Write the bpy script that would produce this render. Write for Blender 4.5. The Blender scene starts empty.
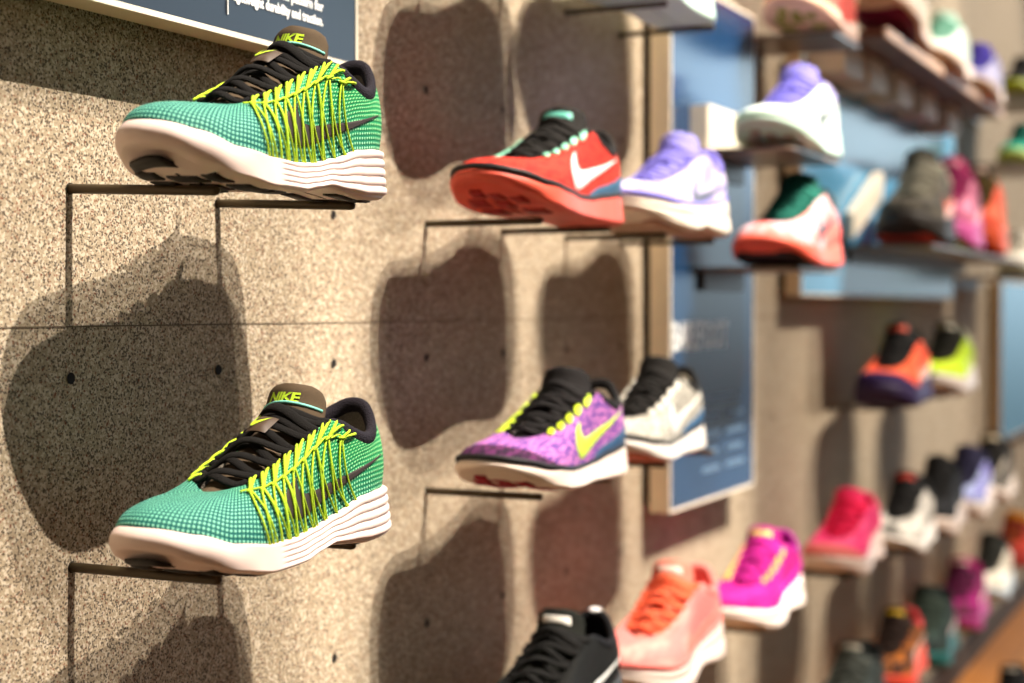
import bpy, math, random
import numpy as np
from mathutils import Vector, Matrix

random.seed(7)
np.random.seed(7)
scn = bpy.context.scene
COL = scn.collection
PI = math.pi

# ------------------------------------------------------------------ frame of the place
# X = out of the display wall, Y = along the wall away from the camera, Z = up (floor at 0)
D = 0.72            # camera's distance from the wall
EYE = 0.93          # camera's height
PEG0, PEGD = 0.830, 0.164     # first peg hole and the pitch of the holes along the wall
ROW = {1: EYE + .0788, 0: EYE + .329, -1: EYE - .172, -2: EYE - .422, -3: EYE - .672}

# ------------------------------------------------------------------ object helpers
def tag(o, label=None, cat=None, group=None, kind=None):
    if label: o['label'] = label
    if cat: o['category'] = cat
    if group: o['group'] = group
    if kind: o['kind'] = kind
    return o

def empty(name, loc=(0, 0, 0), rz=0.0):
    o = bpy.data.objects.new(name, None)
    o.empty_display_size = .05
    COL.objects.link(o)
    o.location = loc
    o.rotation_euler = (0, 0, rz)
    return o

def mesh_data(name, V, F, uv=None, smooth=True):
    me = bpy.data.meshes.new(name)
    me.from_pydata([tuple(map(float, v)) for v in V], [], [tuple(map(int, f)) for f in F])
    if uv is not None:
        lay = me.uv_layers.new(name='UVMap')
        idx = np.empty(len(me.loops), dtype=np.int32)
        me.loops.foreach_get('vertex_index', idx)
        lay.data.foreach_set('uv', np.asarray(uv, dtype=np.float32)[idx].ravel())
    me.polygons.foreach_set('use_smooth', [smooth] * len(me.polygons))
    me.update()
    return me

def obj(name, me, m, parent=None):
    """one mesh object; its material sits on the object so a mesh can be shared"""
    if len(me.materials) == 0:
        me.materials.append(m)
    o = bpy.data.objects.new(name, me)
    COL.objects.link(o)
    if parent is not None:
        o.parent = parent
    if me.materials[0] != m:
        o.material_slots[0].link = 'OBJECT'
        o.material_slots[0].material = m
    return o

class MB:
    """collects shapes into one mesh"""
    def __init__(s): s.V = []; s.F = []; s.n = 0
    def add(s, V, F):
        s.V.extend([tuple(map(float, v)) for v in V])
        s.F.extend([tuple(int(i) + s.n for i in f) for f in F])
        s.n = len(s.V)
        return s
    def box(s, x0, x1, y0, y1, z0, z1):
        V = [(x, y, z) for x in (x0, x1) for y in (y0, y1) for z in (z0, z1)]
        F = [(0, 1, 3, 2), (4, 6, 7, 5), (0, 4, 5, 1), (2, 3, 7, 6), (0, 2, 6, 4), (1, 5, 7, 3)]
        return s.add(V, F)
    def tube(s, P, ra, rb=None, up=None, n=8, taper=0.0):
        V, F = tube(P, ra, rb, up, n, taper)
        return s.add(V, F)
    def me(s, name, smooth=True): return mesh_data(name, s.V, s.F, None, smooth)

def tube(P, ra, rb=None, up=None, n=8, taper=0.0):
    """sweep an ellipse (half width ra sideways, half height rb along 'up') along P, closed ends"""
    P = np.asarray(P, float); k = len(P)
    rb = ra if rb is None else rb
    ra = np.broadcast_to(np.asarray(ra, float), (k,)).copy()
    rb = np.broadcast_to(np.asarray(rb, float), (k,)).copy()
    T = np.gradient(P, axis=0); T /= np.linalg.norm(T, axis=1)[:, None] + 1e-12
    if up is None:
        u = np.array([0, 0, 1.0]) if abs(T[0][2]) < .9 else np.array([1.0, 0, 0])
        U = np.zeros_like(P)
        for i in range(k):
            u = u - T[i] * u.dot(T[i]); u /= np.linalg.norm(u) + 1e-12
            U[i] = u
    else:
        U = np.broadcast_to(np.asarray(up, float), P.shape).copy()
        U = U - T * (U * T).sum(1)[:, None]
        U /= np.linalg.norm(U, axis=1)[:, None] + 1e-12
    W = np.cross(T, U)
    V = []
    ca = [math.cos(2 * PI * j / n) for j in range(n)]; sa = [math.sin(2 * PI * j / n) for j in range(n)]
    for i in range(k):
        for j in range(n):
            V.append(P[i] + W[i] * ra[i] * ca[j] + U[i] * rb[i] * sa[j])
    F = []
    for i in range(k - 1):
        for j in range(n):
            a = i * n + j; b = i * n + (j + 1) % n
            F.append((a, b, b + n, a + n))
    c0 = len(V); V.append(P[0] - T[0] * ra[0] * .5); V.append(P[-1] + T[-1] * ra[-1] * .5)
    for j in range(n):
        F.append((c0, (j + 1) % n, j)); F.append((c0 + 1, (k - 1) * n + j, (k - 1) * n + (j + 1) % n))
    return V, F

def crs(P, t):
    """open Catmull-Rom through P at parameters t in 0..len-1"""
    P = np.asarray(P, float); t = np.atleast_1d(np.asarray(t, float)); n = len(P)
    i = np.clip(np.floor(t).astype(int), 0, n - 2); f = (t - i)[:, None]
    p1 = P[i]; p2 = P[i + 1]; p0 = P[np.clip(i - 1, 0, n - 1)]; p3 = P[np.clip(i + 2, 0, n - 1)]
    return .5 * (2 * p1 + (p2 - p0) * f + (2 * p0 - 5 * p1 + 4 * p2 - p3) * f ** 2 + (3 * p1 - p0 - 3 * p2 + p3) * f ** 3)

def crc(P, t):
    """closed Catmull-Rom"""
    P = np.asarray(P, float); t = np.atleast_1d(np.asarray(t, float)); n = len(P)
    i = np.floor(t).astype(int); f = (t - i)[:, None]; i = i % n
    p0, p1, p2, p3 = P[(i - 1) % n], P[i], P[(i + 1) % n], P[(i + 2) % n]
    return .5 * (2 * p1 + (p2 - p0) * f + (2 * p0 - 5 * p1 + 4 * p2 - p3) * f ** 2 + (3 * p1 - p0 - 3 * p2 + p3) * f ** 3)

# ------------------------------------------------------------------ materials
MC = {}
def srgb(c):
    if isinstance(c, str):
        c = tuple(int(c[i:i + 2], 16) / 255 for i in (0, 2, 4))
    return tuple(((v + .055) / 1.055) ** 2.4 if v > .04045 else v / 12.92 for v in c) + (1,)

def newmat(name):
    m = bpy.data.materials.new(name); m.use_nodes = True
    nt = m.node_tree
    return m, nt, nt.nodes['Principled BSDF']

def N(nt, t, **kw):
    n = nt.nodes.new(t)
    for k, v in kw.items():
        if k.startswith('i_'):
            n.inputs[k[2:].replace('_', ' ')].default_value = v
        else: setattr(n, k, v)
    return n

def math_node(nt, op, a, b=None, c=None):
    n = nt.nodes.new('ShaderNodeMath'); n.operation = op
    for i, v in enumerate((a, b, c)):
        if v is None: continue
        if isinstance(v, (int, float)): n.inputs[i].default_value = v
        else: nt.links.new(v, n.inputs[i])
    return n.outputs[0]

def mixc(nt, f, a, b):
    n = nt.nodes.new('ShaderNodeMix'); n.data_type = 'RGBA'
    if isinstance(f, (int, float)): n.inputs[0].default_value = f
    else: nt.links.new(f, n.inputs[0])
    for i, v in ((6, a), (7, b)):
        if isinstance(v, tuple): n.inputs[i].default_value = v
        else: nt.links.new(v, n.inputs[i])
    return n.outputs[2]

def ramp(nt, f, lo, hi):
    n = nt.nodes.new('ShaderNodeMapRange'); n.interpolation_type = 'SMOOTHSTEP'
    n.inputs[1].default_value = lo; n.inputs[2].default_value = hi
    nt.links.new(f, n.inputs[0]); return n.outputs[0]

def bump(nt, bsdf, h, strength=.4, dist=.001):
    b = N(nt, 'ShaderNodeBump', i_Strength=strength, i_Distance=dist)
    nt.links.new(h, b.inputs['Height']); nt.links.new(b.outputs[0], bsdf.inputs['Normal'])

def plain(c, rough=.6, spec=.4, metal=0.0):
    k = ('p', c, rough, spec, metal)
    if k in MC: return MC[k]
    m, nt, b = newmat('surface_' + str(len(MC)))
    ns = N(nt, 'ShaderNodeTexNoise'); ns.inputs['Scale'].default_value = 60
    tc = N(nt, 'ShaderNodeTexCoord'); nt.links.new(tc.outputs['Object'], ns.inputs['Vector'])
    base = srgb(c); dk = tuple(v * .86 for v in base[:3]) + (1,)
    nt.links.new(mixc(nt, ns.outputs[0], dk, base), b.inputs['Base Color'])
    b.inputs['Roughness'].default_value = rough; b.inputs['Specular IOR Level'].default_value = spec
    b.inputs['Metallic'].default_value = metal
    MC[k] = m; return m

def fabric(c, c2=None, scale=900, rough=.85, strength=.5, heather=0.0, hs=130):
    """woven cloth: small weave bump; heather = blotchy yarn of a second colour"""
    k = ('f', c, c2, scale, heather, hs)
    if k in MC: return MC[k]
    m, nt, b = newmat('cloth_' + str(len(MC)))
    tc = N(nt, 'ShaderNodeTexCoord')
    w = N(nt, 'ShaderNodeTexVoronoi'); w.inputs['Scale'].default_value = scale
    nt.links.new(tc.outputs['Object'], w.inputs['Vector'])
    base = srgb(c); dk = tuple(v * .72 for v in base[:3]) + (1,)
    col = mixc(nt, ramp(nt, w.outputs['Distance'], .15, .6), base, dk)
    if c2 is not None:
        mp = N(nt, 'ShaderNodeMapping'); mp.inputs['Scale'].default_value = (.45, 1.6, 1.4)
        nt.links.new(tc.outputs['Object'], mp.inputs['Vector'])
        ns = N(nt, 'ShaderNodeTexNoise'); ns.inputs['Scale'].default_value = hs; ns.inputs['Detail'].default_value = 3
        nt.links.new(mp.outputs[0], ns.inputs['Vector'])
        col = mixc(nt, ramp(nt, ns.outputs[0], .5 - .12 + (.5 - heather) * .2, .5 + .1 + (.5 - heather) * .2), col, srgb(c2))
    nt.links.new(col, b.inputs['Base Color'])
    b.inputs['Roughness'].default_value = rough; b.inputs['Specular IOR Level'].default_value = .25
    bump(nt, b, w.outputs['Distance'], strength, .0006)
    MC[k] = m; return m

def knit_mesh():
    """teal engineered mesh with rows of pale green dots; uses the metric UV of the upper"""
    m, nt, b = newmat('teal_engineered_mesh')
    uv = N(nt, 'ShaderNodeUVMap'); sx = N(nt, 'ShaderNodeSeparateXYZ')
    nt.links.new(uv.outputs[0], sx.inputs[0])
    U, V = sx.outputs[0], sx.outputs[1]
    p = .0033
    su = math_node(nt, 'SINE', math_node(nt, 'MULTIPLY', U, 2 * PI / p))
    sv = math_node(nt, 'SINE', math_node(nt, 'MULTIPLY', V, 2 * PI / p))
    s = math_node(nt, 'MULTIPLY', math_node(nt, 'MULTIPLY_ADD', su, .5, .5), math_node(nt, 'MULTIPLY_ADD', sv, .5, .5))
    dots = ramp(nt, s, .30, .60)
    tc = N(nt, 'ShaderNodeTexCoord')
    ns = N(nt, 'ShaderNodeTexNoise'); ns.inputs['Scale'].default_value = 28
    nt.links.new(tc.outputs['Object'], ns.inputs['Vector'])
    sep = N(nt, 'ShaderNodeSeparateXYZ'); nt.links.new(tc.outputs['Object'], sep.inputs[0])
    # dyed yarn: teal at the rand, greener towards the instep and the heel
    g = math_node(nt, 'ADD', math_node(nt, 'MULTIPLY', sep.outputs[0], -2.2), math_node(nt, 'MULTIPLY', sep.outputs[2], 9.0))
    g = math_node(nt, 'ADD', g, math_node(nt, 'MULTIPLY', ns.outputs[0], .35))
    gf = ramp(nt, g, .05, .75)
    ground = mixc(nt, gf, srgb('065e58'), srgb('178c50'))
    dotc = mixc(nt, gf, srgb('8cdabb'), srgb('98de92'))
    nt.links.new(mixc(nt, dots, ground, dotc), b.inputs['Base Color'])
    b.inputs['Roughness'].default_value = .7; b.inputs['Specular IOR Level'].default_value = .3
    bump(nt, b, s, .55, .0009)
    return m

def wall_material():
    m, nt, b = newmat('speckled_stone_plaster')
    tc = N(nt, 'ShaderNodeTexCoord')
    mp = N(nt, 'ShaderNodeMapping'); nt.links.new(tc.outputs['Object'], mp.inputs['Vector'])
    v1 = N(nt, 'ShaderNodeTexVoronoi'); v1.inputs['Scale'].default_value = 780
    v2 = N(nt, 'ShaderNodeTexVoronoi'); v2.inputs['Scale'].default_value = 540
    n1 = N(nt, 'ShaderNodeTexNoise'); n1.inputs['Scale'].default_value = 820; n1.inputs['Detail'].default_value = 3
    n2 = N(nt, 'ShaderNodeTexNoise'); n2.inputs['Scale'].default_value = 5; n2.inputs['Detail'].default_value = 4
    for n in (v1, v2, n1, n2): nt.links.new(mp.outputs[0], n.inputs['Vector'])
    sepc = N(nt, 'ShaderNodeSeparateColor'); nt.links.new(v1.outputs['Color'], sepc.inputs[0])
    sepd = N(nt, 'ShaderNodeSeparateColor'); nt.links.new(v2.outputs['Color'], sepd.inputs[0])
    base = mixc(nt, ramp(nt, n2.outputs[0], .3, .7), srgb('b3a388'), srgb('c0b096'))
    base = mixc(nt, ramp(nt, n1.outputs[0], .36, .64), srgb('9c8c75'), base)
    light = math_node(nt, 'GREATER_THAN', sepd.outputs[1], .70)
    base = mixc(nt, math_node(nt, 'MULTIPLY', light, .55), base, srgb('e6dac4'))
    dark = math_node(nt, 'GREATER_THAN', sepc.outputs[0], .80)
    base = mixc(nt, math_node(nt, 'MULTIPLY', dark, .80), base, srgb('3b2f28'))
    red = math_node(nt, 'GREATER_THAN', sepc.outputs[2], .955)
    base = mixc(nt, math_node(nt, 'MULTIPLY', red, .7), base, srgb('80442a'))
    nt.links.new(base, b.inputs['Base Color'])
    b.inputs['Roughness'].default_value = .8; b.inputs['Specular IOR Level'].default_value = .25
    bump(nt, b, n1.outputs[0], .35, .0008)
    return m

def wood_floor():
    m, nt, b = newmat('orange_oak_planks')
    tc = N(nt, 'ShaderNodeTexCoord')
    br = N(nt, 'ShaderNodeTexBrick'); br.inputs['Scale'].default_value = 1.0
    br.inputs['Brick Width'].default_value = 1.4; br.inputs['Row Height'].default_value = .11
    br.inputs['Mortar Size'].default_value = .002
    br.inputs['Color1'].default_value = srgb('d08a35'); br.inputs['Color2'].default_value = srgb('bb7426'); br.inputs['Mortar'].default_value = srgb('5b3413')
    mp = N(nt, 'ShaderNodeMapping'); mp.inputs['Rotation'].default_value = (0, 0, PI / 2)
    nt.links.new(tc.outputs['Object'], mp.inputs['Vector']); nt.links.new(mp.outputs[0], br.inputs['Vector'])
    mg = N(nt, 'ShaderNodeMapping'); mg.inputs['Scale'].default_value = (30, 1.5, 1)
    ns = N(nt, 'ShaderNodeTexNoise'); ns.inputs['Scale'].default_value = 3; ns.inputs['Detail'].default_value = 6
    nt.links.new(tc.outputs['Object'], mg.inputs['Vector']); nt.links.new(mg.outputs[0], ns.inputs['Vector'])
    nt.links.new(mixc(nt, math_node(nt, 'MULTIPLY', ns.outputs[0], .5), br.outputs['Color'], srgb('8f5418')), b.inputs['Base Color'])
    b.inputs['Roughness'].default_value = .35
    return m

def board_face(c, rough=.22):
    m, nt, b = newmat('blue_printed_panel_' + c)
    ns = N(nt, 'ShaderNodeTexNoise'); ns.inputs['Scale'].default_value = 3
    tc = N(nt, 'ShaderNodeTexCoord'); nt.links.new(tc.outputs['Object'], ns.inputs['Vector'])
    a = srgb(c); d = tuple(v * .9 for v in a[:3]) + (1,)
    nt.links.new(mixc(nt, ns.outputs[0], d, a), b.inputs['Base Color'])
    b.inputs['Roughness'].default_value = rough; b.inputs['Specular IOR Level'].default_value = .6
    return m

# ------------------------------------------------------------------ shoe geometry
# local frame: x heel(0)->toe(L), y outward (lateral +), z up from the ground
OUT = [(.0, .0), (.03, .0225), (.12, .0335), (.22, .0345), (.32, .034), (.42, .0355), (.52, .0395), (.61, .045), (.69, .0485),
       (.77, .049), (.85, .0435), (.92, .0335), (.975, .018), (1.0, -.003), (.982, -.023), (.935, -.036), (.86, -.044),
       (.78, -.0465), (.70, -.044), (.61, -.0375), (.51, -.031), (.41, -.028), (.32, -.028), (.22, -.030), (.12, -.031), (.03, -.0215)]
OPEN = [(.052, .0, .0965), (.062, .0135, .0935), (.105, .0255, .0790), (.165, .0295, .0735), (.25, .0290, .0805), (.335, .0260, .0905), (.43, .0250, .0820),
        (.515, .0240, .0720), (.585, .0220, .0635), (.645, .0180, .0570), (.690, .0125, .0528), (.708, .0070, .0510), (.715, .0020, .0502), (.717, -.0025, .0500),
        (.715, -.0070, .0502), (.708, -.0120, .0510), (.690, -.0165, .0528), (.645, -.0210, .0570), (.585, -.0240, .0635), (.515, -.0255, .0720),
        (.43, -.0265, .0825), (.335, -.0280, .0915), (.25, -.0300, .0870), (.165, -.0300, .0820), (.105, -.0255, .0850), (.062, -.0135, .0935)]
NK = len(OUT)

STYLES = {
 # zt: top of the midsole along the length, zb: its underside
 'lunar': dict(L=.266, zt=[(0, .0380), (.12, .0370), (.22, .0345), (.34, .0260), (.46, .0205), (.58, .0185), (.72, .0190), (.84, .0230), (.93, .0315), (1, .0375)],
               zb=[(0, .006), (.06, .001), (.2, .0), (.28, .002), (.38, .0045), (.46, .002), (.54, -.001), (.72, -.001), (.83, .003), (.92, .0100), (1, .0185)],
               flare=.004, ribs=5, toeh=.016, oz=0.0, wid=1.0),
 'free': dict(L=.272, zt=[(0, .033), (.12, .031), (.25, .026), (.38, .0205), (.52, .0185), (.70, .0195), (.83, .0235), (.93, .0300), (1, .0345)],
              zb=[(0, .008), (.06, .002), (.2, .0), (.42, .001), (.6, .0), (.70, .001), (.80, .005), (.90, .0125), (1, .0225)],
              flare=.003, ribs=0, toeh=.016, oz=-.002, wid=.98),
 'runner': dict(L=.276, zt=[(0, .046), (.12, .043), (.25, .036), (.38, .032), (.52, .030), (.70, .028), (.83, .029), (.93, .034), (1, .038)],
                zb=[(0, .007), (.06, .001), (.2, .0), (.3, .003), (.42, .007), (.5, .004), (.6, .0), (.72, .0), (.83, .003), (.92, .0090), (1, .0165)],
                flare=.005, ribs=1, toeh=.020, oz=.002, wid=1.03),
}

def interp(tab, x):
    xs = [a for a, _ in tab]; ys = [b for _, b in tab]
    # smooth (cosine) between the knots
    x = np.clip(np.asarray(x, float), xs[0], xs[-1])
    i = np.clip(np.searchsorted(xs, x) - 1, 0, len(xs) - 2)
    xa = np.take(xs, i); xb = np.take(xs, i + 1); ya = np.take(ys, i); yb = np.take(ys, i + 1)
    ym = np.interp(x, xs, ys)
    f = (x - xa) / (xb - xa); f = f * f * (3 - 2 * f)
    return .5 * (ya + (yb - ya) * f) + .5 * ym

class Shoe:
    def __init__(s, style):
        s.st = STYLES[style]; s.L = s.st['L']
        s.out = np.array(OUT); s.out[:, 0] *= s.L; s.out[:, 1] *= s.st['wid']
        op = np.array(OPEN); op[:, 0] *= s.L; op[:, 2] += s.st['oz']; op[:, 1] *= s.st['wid']
        s.op = op
    def outline(s, ph): return crc(s.out, ph)
    def onorm(s, ph):
        d = s.outline(np.atleast_1d(ph) + .02) - s.outline(np.atleast_1d(ph) - .02)
        n = np.stack([-d[:, 1], d[:, 0]], 1)         # loop runs heel -> lateral -> toe : outward is left of travel
        n = n / (np.linalg.norm(n, axis=1)[:, None] + 1e-9)
        return n
    def zt(s, x): return interp(s.st['zt'], np.asarray(x) / s.L)
    def zb(s, x): return interp(s.st['zb'], np.asarray(x) / s.L)
    def S(s, ph, v, off=0.0):
        """point on the upper; ph = index round the loop, v 0 at the midsole .. 1 at the opening"""
        ph = np.atleast_1d(np.asarray(ph, float)); v = np.broadcast_to(np.asarray(v, float), ph.shape)
        o = s.outline(ph) - s.onorm(ph) * .0042
        P0 = np.concatenate([o, (s.zt(o[:, 0]) - .003)[:, None]], 1)
        P3 = crc(s.op, ph)
        dxy = P0[:, :2] - P3[:, :2]; d = np.linalg.norm(dxy, axis=1); h = dxy / (d[:, None] + 1e-6)
        H = P3[:, 2] - P0[:, 2]
        xr = P0[:, 0] / s.L
        toe = np.clip((xr - .70) / .25, 0, 1); toe = toe * toe * (3 - 2 * toe)
        up = (1 - toe) * .50 * H + toe * s.st['toeh']
        P1 = P0.copy(); P1[:, 2] += up; P1[:, :2] += h * (.0045 * (1 - toe) + .001)[:, None]
        P2 = P3.copy(); P2[:, :2] += h * (d * ((1 - toe) * .52 + toe * .50))[:, None]
        P2[:, 2] += -(1 - toe) * .10 * H + toe * .0015
        w = v[:, None]
        P = (1 - w) ** 3 * P0 + 3 * (1 - w) ** 2 * w * P1 + 3 * (1 - w) * w ** 2 * P2 + w ** 3 * P3
        if np.any(off):
            P = P + s.Nrm(ph, v) * np.asarray(off).reshape(-1, 1)
        return P
    def Nrm(s, ph, v):
        e = .03
        a = s.S(ph + e, v) - s.S(ph - e, v)
        v0 = np.clip(np.asarray(v) - .02, 0, 1); v1 = np.clip(np.asarray(v) + .02, 0, 1)
        b = s.S(ph, v1) - s.S(ph, v0)
        n = np.cross(b, a)
        n /= np.linalg.norm(n, axis=1)[:, None] + 1e-12
        return n
    # ---- parts
    def upper(s, n, m):
        ph = np.arange(n) / n * NK; V = []; uv = []
        per = 0
        base = s.outline(ph); cum = np.concatenate([[0], np.cumsum(np.linalg.norm(np.diff(np.vstack([base, base[:1]]), axis=0), axis=1))])
        rows = [s.S(ph, j / (m - 1)) for j in range(m)]
        # solid shell: outside rows then an inside copy
        inner = [s.S(ph, j / (m - 1), -.0016) for j in range(m - 1, int(m * .62), -1)]
        allr = rows + inner
        arc = np.zeros(n)
        for j, r in enumerate(allr):
            if j: arc = arc + np.linalg.norm(r - allr[j - 1], axis=1)
            for i in range(n): V.append(r[i]); uv.append((cum[i], arc[i]))
        F = []
        for j in range(len(allr) - 1):
            for i in range(n):
                a = j * n + i; b = j * n + (i + 1) % n
                F.append((a, a + n, b + n, b))
        # repair the UV seam by leaving the last column to wrap (behind the heel)
        return mesh_data('upper', V, F, uv)
    def midsole(s, n, m):
        ph = np.arange(n) / n * NK
        o = s.outline(ph); nn = s.onorm(ph)
        x = o[:, 0]; xr = x / s.L
        zt = s.zt(x); zb = s.zb(x)
        back = 1 - np.clip((xr - .55) / .20, 0, 1)
        heel = 1 - np.clip((xr - .05) / .35, 0, 1)
        rows = []
        ribs = s.st['ribs']
        for j in range(m):
            v = j / (m - 1)
            off = -.0075 * np.clip(1 - v / .16, 0, 1) ** 2 * np.ones(n)
            off += s.st['flare'] * (1 - v) * back * .8 - .001 * v
            if ribs > 1:
                vv = np.clip((v - .10) / .90, 0, 1)
                rib = abs(math.sin(PI * ribs * vv)) ** .55 - .6
                rb = 1 - np.clip((xr - .66) / .03, 0, 1)
                off += rib * (.0019 * rb * (.62 + .6 * heel)) * (v > .08)
            elif ribs == 1:
                off += -.0016 * math.exp(-((v - .55) / .07) ** 2) * np.ones(n)
            off += -.003 * np.clip((v - .93) / .07, 0, 1) ** 2
            off += -.0075 * np.clip((xr - .78) / .22, 0, 1) * abs(2 * v - 1.1) ** 2
            z = zb + (zt - zb) * v
            rows.append(np.concatenate([o + nn * off[:, None], z[:, None]], 1))
        # top lip going under the upper
        lip = np.concatenate([o - nn * .012, (zt - .004)[:, None]], 1)
        spx = np.clip(x, .14 * s.L, .86 * s.L)
        ym = np.interp(spx / s.L, [.0, .2, .5, .7, 1], [0, .002, .004, .002, -.004])
        sp = np.stack([spx, ym], 1)
        rows.append(lip)
        cap = []
        for k in (.75, .5, .25, .04):
            q = sp + (rows[0][:, :2] - sp) * k
            z = s.zb(q[:, 0])
            cap.append(np.concatenate([q, z[:, None]], 1))
        allr = cap[::-1] + rows
        V = np.concatenate(allr); F = []
        for j in range(len(allr) - 1):
            for i in range(n):
                a = j * n + i; b = j * n + (i + 1) % n
                F.append((a, a + n, b + n, b))
        tz = np.array([[s.L * .5, .003, .03]])
        c = len(V); V = np.concatenate([V, tz, [[s.L * .5, .004, float(s.zb(s.L * .5))]]])
        top = (len(allr) - 1) * n
        for i in range(n):
            F.append((top + i, c, top + (i + 1) % n))
        return mesh_data('midsole', V, F)
    def pad(s, mb, x0, x1, f0, f1, nx=10, ny=5, th=.0018, bow=0.0):
        """one rubber pad under the sole; f = -1 medial edge .. 1 lateral edge"""
        lat = [(a, b) for a, b in OUT[1:13]]; med = [(a, b) for a, b in OUT[14:][::-1]]
        top = []; bot = []
        for i in range(nx + 1):
            for j in range(ny + 1):
                f = f0 + (f1 - f0) * j / ny
                xx = x0 + (x1 - x0) * i / nx - bow * f * f
                yl = np.interp(xx, [p[0] for p in lat], [p[1] for p in lat]); ym = np.interp(xx, [p[0] for p in med], [p[1] for p in med])
                c = (yl + ym) / 2; w = (yl - ym) / 2 - .006
                X = xx * s.L; Y = (c + w * f) * s.st['wid']; Z = float(s.zb(X))
                e = 0 if (0 < i < nx and 0 < j < ny) else .0006
                top.append((X, Y, Z + .002)); bot.append((X, Y, Z - th + e))
        V = top + bot; o = len(top); F = []
        for i in range(nx):
            for j in range(ny):
                a = i * (ny + 1) + j; b = a + ny + 1
                F.append((a, b, b + 1, a + 1)); F.append((o + a, o + a + 1, o + b + 1, o + b))
        for i in range(nx):
            a = i * (ny + 1); b = a + ny + 1; F.append((a, o + a, o + b, b))
            a += ny; b += ny; F.append((a, b, o + b, o + a))
        for j in range(ny):
            F.append((j, j + 1, o + j + 1, o + j)); a = nx * (ny + 1) + j; F.append((a, o + a, o + a + 1, a + 1))
        mb.add(V, F)
    def spine(s, a):
        """centre line of the instep/tongue, a 0 (vamp) .. 1 (tongue tip)"""
        P = np.array([(.745, -.0025, .0455), (.69, -.002, .0510), (.59, -.002, .0645), (.49, -.002, .0780), (.405, -.003, .0895),
                      (.372, -.0045, .0975), (.352, -.006, .1065), (.344, -.007, .1165)])
        P = P.copy(); P[:, 0] *= s.L; P[:, 2] += s.st['oz']
        return crs(P, np.atleast_1d(a) * (len(P) - 1))
    def twidth(s, a): return np.interp(a, [0, .15, .5, .75, .86, .92, .97, 1.0], [.010, .017, .024, .0255, .0245, .0215, .0150, .0070])
    def tframe(s, a):
        p = s.spine(a); t = s.spine(np.atleast_1d(a) + .01) - s.spine(np.atleast_1d(a) - .01)
        t[:, 1] = 0; t /= np.linalg.norm(t, axis=1)[:, None]
        up = np.stack([-t[:, 2], np.zeros(len(t)), t[:, 0]], 1)
        up *= np.sign(up[:, 2:3] + 1e-9) if False else -1
        up = np.where((up[:, 0:1] + up[:, 2:3]) < 0, -up, up)
        return p, t, up
    def T(s, a, b, off=0.0):
        """point on the tongue's front face, b -1 medial .. 1 lateral"""
        a = np.atleast_1d(np.asarray(a, float)); b = np.broadcast_to(np.asarray(b, float), a.shape)
        p, t, up = s.tframe(np.clip(a, 0.01, .99)); w = s.twidth(a)
        th = .0035
        q = p + np.array([0, 1, 0]) * (w * b)[:, None] + up * (-(w * .45) * b * b + th * np.sqrt(np.clip(1 - b * b, 0, 1)) + off)[:, None]
        return q
    def tongue(s, na=30, nr=22):
        rows = []
        for i in range(na):
            a = i / (na - 1)
            p, t, up = s.tframe(min(max(a, .01), .99)); w = float(s.twidth(a)); th = .0035 * (1 if a < .93 else max(.35, (1 - a) / .07))
            r = []
            for k in range(nr):
                an = 2 * PI * k / nr; b = math.cos(an)
                r.append(p[0] + np.array([0, 1, 0]) * w * b + up[0] * (-(w * .45) * b * b + th * math.sin(an)))
            rows.append(r)
        V = np.concatenate(rows); F = []
        for i in range(na - 1):
            for k in range(nr):
                a = i * nr + k; b = i * nr + (k + 1) % nr
                F.append((a, b, b + nr, a + nr))
        F.append(tuple(range(nr))[::-1]); F.append(tuple((na - 1) * nr + k for k in range(nr)))
        return mesh_data('tongue', V, F)
    def collar(s, r=.0044, n=70, k=12):
        ph = np.linspace(-5.25, 5.25, n)
        P = s.S(ph % NK, 1.0); nn = s.Nrm(ph % NK, .97)
        e = np.clip(np.minimum(np.arange(n), n - 1 - np.arange(n)) / 6.0, .15, 1)
        dip = np.exp(-(np.abs(ph) / 1.2) ** 2)
        P = P - nn * (r * .75)
        P[:, 2] += .0005 + dip * .002
        V, F = tube(P, r * e * .95, r * e * 1.25, up=(0, 0, 1), n=k)
        return mesh_data('collar', V, F)
    def lining(s, n=64):
        ph = np.arange(n) / n * NK
        r0 = s.S(ph, .99, -.0022)
        o = s.outline(ph) - s.onorm(ph) * .009
        mid = r0 * .45 + np.concatenate([o, (s.zt(o[:, 0]) + .012)[:, None]], 1) * .55
        bot = np.concatenate([o, (s.zt(o[:, 0]) + .002)[:, None]], 1)
        fr = np.clip(ph, 0, NK)
        allr = [r0, mid, bot]
        V = np.concatenate(allr + [np.array([[s.L * .45, .003, .036]])]); F = []
        for j in range(2):
            for i in range(n):
                a = j * n + i; b = j * n + (i + 1) % n
                F.append((a, b, b + n, a + n))
        for i in range(n): F.append((2 * n + i, 2 * n + (i + 1) % n, 3 * n))
        return mesh_data('lining', V, F)
    def eyelet(s, j, side):
        """lace anchor on the edge of the throat, j 0 (lowest) .. 5 (top)"""
        ph = np.interp(j, [0, 5], [9.35, 5.15])
        if side < 0: ph = NK - ph
        return ph
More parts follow.
